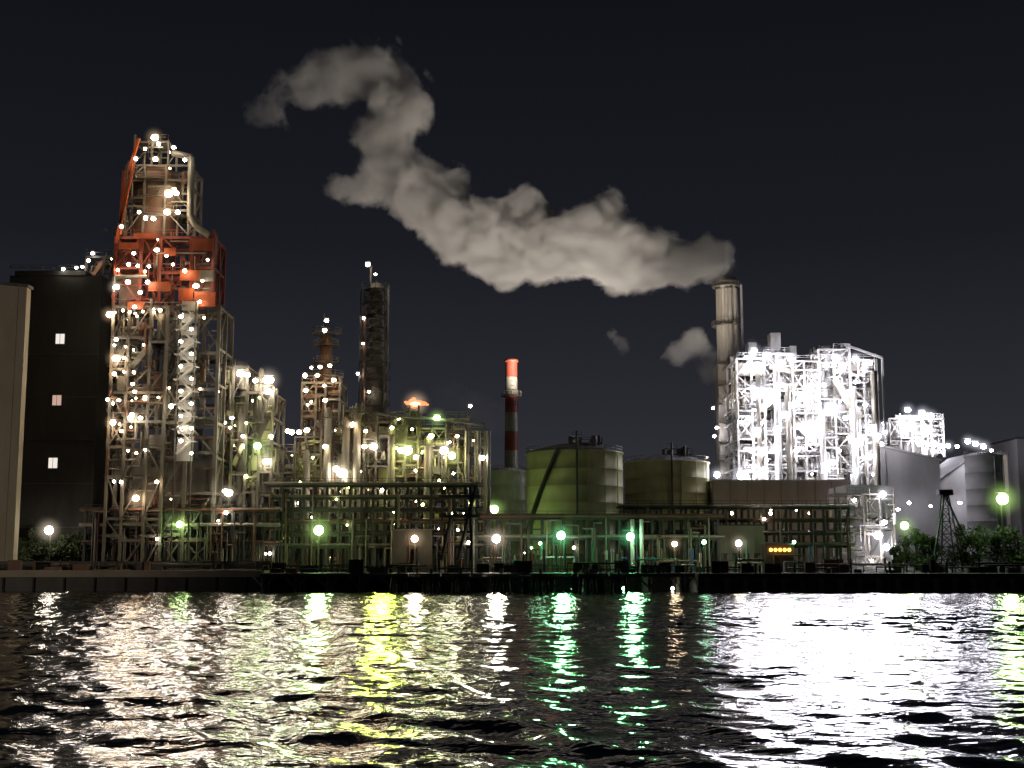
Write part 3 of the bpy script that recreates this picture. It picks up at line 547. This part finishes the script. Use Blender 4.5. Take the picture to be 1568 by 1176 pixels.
# fill spot added above the turbine hall to brighten the stack
l=bpy.data.lights.new('stack_fill_spot','SPOT'); l.energy=26000; l.color=(1,.9,.78); l.shadow_soft_size=.6; l.spot_size=mt.radians(40); l.spot_blend=.7; o=bpy.data.objects.new('stack_fill_spot',l); scene.collection.objects.link(o); o.location=(P(1085,730,286)[0],286,27)
X_,Z_=P(1112,490,322); o.rotation_euler=(Vector((X_,322,Z_))-o.location).to_track_quat('-Z','Y').to_euler()
# ------------------------------------------------------------ trees
def tree(px,pt,D,wd,name='tree'):
    m=M(); x,zt=P(px,pt,D); h=zt-G; m.cyl((x,D,G),(x+.2,D,G+h*.6),.28,'bark',r1=.12,n=8)
    for i in range(15):
        a=R.uniform(0,6.28); rr=wd*R.uniform(.1,.95); c=Vector((x+mt.cos(a)*rr,D+mt.sin(a)*rr*.8,G+h*R.uniform(.12,.85)*(1-.25*rr/wd))); cr=wd*R.uniform(.28,.5); m.cyl((x+.1,D,G+h*R.uniform(.1,.4)),c,.1,'bark',r1=.04,n=5)
        for _ in range(150):
            d=Vector((R.gauss(0,1),R.gauss(0,1),R.gauss(0,1))).normalized()*cr*R.uniform(.4,1.1); p=c+d; p.z=max(G+.1,p.z); s=R.uniform(.12,.3)
            a=Vector((R.gauss(0,1),R.gauss(0,1),R.gauss(0,1))).normalized(); b2=a.orthogonal().normalized(); m.add([p-a*s,p-b2*s*.6,p+a*s,p+b2*s*.6],[(0,1,2,3)],'leaf')
    m.build(name)
for px,pt,wd in ((1400,796,2.6),(1425,806,2.4),(1470,790,2.8),(1495,785,3.0),(1522,782,3.0),(1555,788,3.2),(1376,815,1.6),(1580,785,3)): tree(px,pt,R.uniform(235,241),wd)
for px,pt,wd in ((10,800,3.2),(45,796,3.2),(100,806,3.2),(130,796,3)): tree(px,pt,237,wd)
# ------------------------------------------------------------ steam plume (real volume)
def plume(name,blobs,D,voxel,band,dens,nscale,xl,xr,fl,k1=1.7,off=.02):
    import bmesh
    bm=bmesh.new()
    for px,py,r in blobs:
        yy=D+R.uniform(-2,2); x,z=P(px,py,yy); rr=r*D/F
        q=bmesh.ops.create_icosphere(bm,subdivisions=3,radius=rr)
        for v in q['verts']: v.co=Vector((x+v.co.x,yy+v.co.y,z+v.co.z))
    me=bpy.data.meshes.new(name); bm.to_mesh(me); bm.free(); o=bpy.data.objects.new(name,me); scene.collection.objects.link(o)
    vm=bpy.data.materials.new(name+'_vapour'); vm.use_nodes=True; nt=vm.node_tree; nt.nodes.clear()
    out=nt.nodes.new('ShaderNodeOutputMaterial'); vs=nt.nodes.new('ShaderNodeVolumePrincipled'); nt.links.new(vs.outputs[0],out.inputs['Volume'])
    vs.inputs['Color'].default_value=(.97,.95,.92,1); vs.inputs['Density Attribute'].default_value=''
    at=nt.nodes.new('ShaderNodeAttribute'); at.attribute_name='density'; tc=nt.nodes.new('ShaderNodeTexCoord')
    n=nt.nodes.new('ShaderNodeTexNoise'); n.inputs['Scale'].default_value=nscale; n.inputs['Detail'].default_value=4; n.inputs['Roughness'].default_value=.6; n.inputs['Distortion'].default_value=.3
    nt.links.new(tc.outputs['Object'],n.inputs['Vector'])
    def ma(op,a,b=None,c=None,cl=False):
        k=nt.nodes.new('ShaderNodeMath'); k.operation=op; k.use_clamp=cl
        for i,s in enumerate((a,b,c)):
            if s is None: continue
            if isinstance(s,(int,float)): k.inputs[i].default_value=s
            else: nt.links.new(s,k.inputs[i])
        return k.outputs[0]
    sp=nt.nodes.new('ShaderNodeSeparateXYZ'); nt.links.new(tc.outputs['Object'],sp.inputs[0])
    mr=nt.nodes.new('ShaderNodeMapRange'); nt.links.new(sp.outputs['X'],mr.inputs[0]); mr.inputs[1].default_value=xl; mr.inputs[2].default_value=xr; mr.inputs[3].default_value=0; mr.inputs[4].default_value=1
    er=ma('MULTIPLY_ADD',mr.outputs[0],-.35,1.1)
    nn=ma('MULTIPLY',ma('SUBTRACT',n.outputs[0],.36),er); nn=ma('MULTIPLY',nn,k1*1.35); nn=ma('MAXIMUM',nn,0.0)
    d=ma('SUBTRACT',at.outputs['Fac'],nn); d=ma('MULTIPLY',ma('SUBTRACT',d,off),2.6,cl=True)
    gate=ma('MULTIPLY',at.outputs['Fac'],5.0,cl=True); d=ma('MULTIPLY',d,gate)
    k=ma('MULTIPLY_ADD',mr.outputs[0],dens*(1-fl),dens*fl); d=ma('MULTIPLY',d,k); nt.links.new(d,vs.inputs['Density'])
    me.materials.append(vm)
    rm=o.modifiers.new('remesh','REMESH'); rm.mode='VOXEL'; rm.voxel_size=voxel*1.1
    ng=bpy.data.node_groups.new('vapour','GeometryNodeTree'); ng.interface.new_socket('Geometry',in_out='INPUT',socket_type='NodeSocketGeometry'); ng.interface.new_socket('Geometry',in_out='OUTPUT',socket_type='NodeSocketGeometry')
    gi=ng.nodes.new('NodeGroupInput'); go=ng.nodes.new('NodeGroupOutput'); mv=ng.nodes.new('GeometryNodeMeshToVolume'); sm=ng.nodes.new('GeometryNodeSetMaterial')
    try: mv.resolution_mode='VOXEL_SIZE'
    except Exception as ex: print('mode',ex)
    mv.inputs['Voxel Size'].default_value=voxel; mv.inputs['Interior Band Width'].default_value=band; mv.inputs['Density'].default_value=1
    sm.inputs['Material'].default_value=vm
    ng.links.new(gi.outputs[0],mv.inputs['Mesh']); ng.links.new(mv.outputs[0],sm.inputs[0]); ng.links.new(sm.outputs[0],go.inputs[0])
    gm=o.modifiers.new('vapour','NODES'); gm.node_group=ng
    return o
DP=322
blobs=[(1112,434,18),(1112,424,22),(1106,408,32),(1084,398,50),(1045,404,52),(1000,396,62),(955,392,72),(928,343,50),(932,312,34),(905,368,74),(870,372,72),(830,374,76),(805,322,50),(780,384,72),(740,366,74),(700,344,74),(700,280,36),(705,245,24),(665,320,68),(630,288,62),(600,252,64),(590,212,66),(610,172,64),(612,135,60),(570,105,62),(520,115,62),(480,125,58),(448,132,42),(520,290,38),(560,282,46),(595,80,36),(420,170,46),(385,180,32),(400,200,26)]
plume('steam_plume',blobs,DP,1.1,5.5,.40,.13,P(420,200,DP)[0],P(880,300,DP)[0],.22,1.9,.05)
plume('steam_puff',[(1065,520,28),(1040,545,24),(1030,535,18),(1085,572,24),(1090,545,20),(1150,525,18),(1175,528,16),(1020,545,16),(955,532,20),(940,515,18)],DP-2,.8,2.5,.13,.25,P(900,500,DP)[0],P(1010,500,DP)[0],.3,1.7,.05)
plume('steam_haze',[(680,605,36),(720,620,38),(745,640,38),(765,655,30),(770,625,22),(660,595,22)],285,1.4,4,.014,.15,-100,-99,1,1.3,.0)
def plight(px,D,zz,tx,ty,P_,ang,col=(1,.89,.78)):  # added spots without fixtures, aimed up to light the steam
    l=bpy.data.lights.new('plume_fill_spot','SPOT'); l.energy=P_; l.color=col; l.shadow_soft_size=1; l.spot_size=mt.radians(ang); l.spot_blend=.8
    o=bpy.data.objects.new('plume_fill_spot',l); scene.collection.objects.link(o); x=P(px,700,D)[0]; o.location=(x,D,zz)
    X,Z=P(tx,ty,DP); o.rotation_euler=(Vector((X,DP,Z))-o.location).to_track_quat('-Z','Y').to_euler()
plight(870,276,36,790,320,350000,78); plight(1040,292,36,1030,375,75000,62); plight(700,254,37,570,140,150000,50)
# ------------------------------------------------------------ camera
cam=bpy.data.cameras.new('Camera'); co=bpy.data.objects.new('Camera',cam); scene.collection.objects.link(co); scene.camera=co
cam.sensor_width=36; cam.lens=36*F/1568; co.location=(0,0,H); co.rotation_euler=(mt.radians(90)+TH,0,0); cam.clip_end=12000
scene.view_settings.view_transform='Standard'; scene.view_settings.look='None'; scene.view_settings.exposure=0
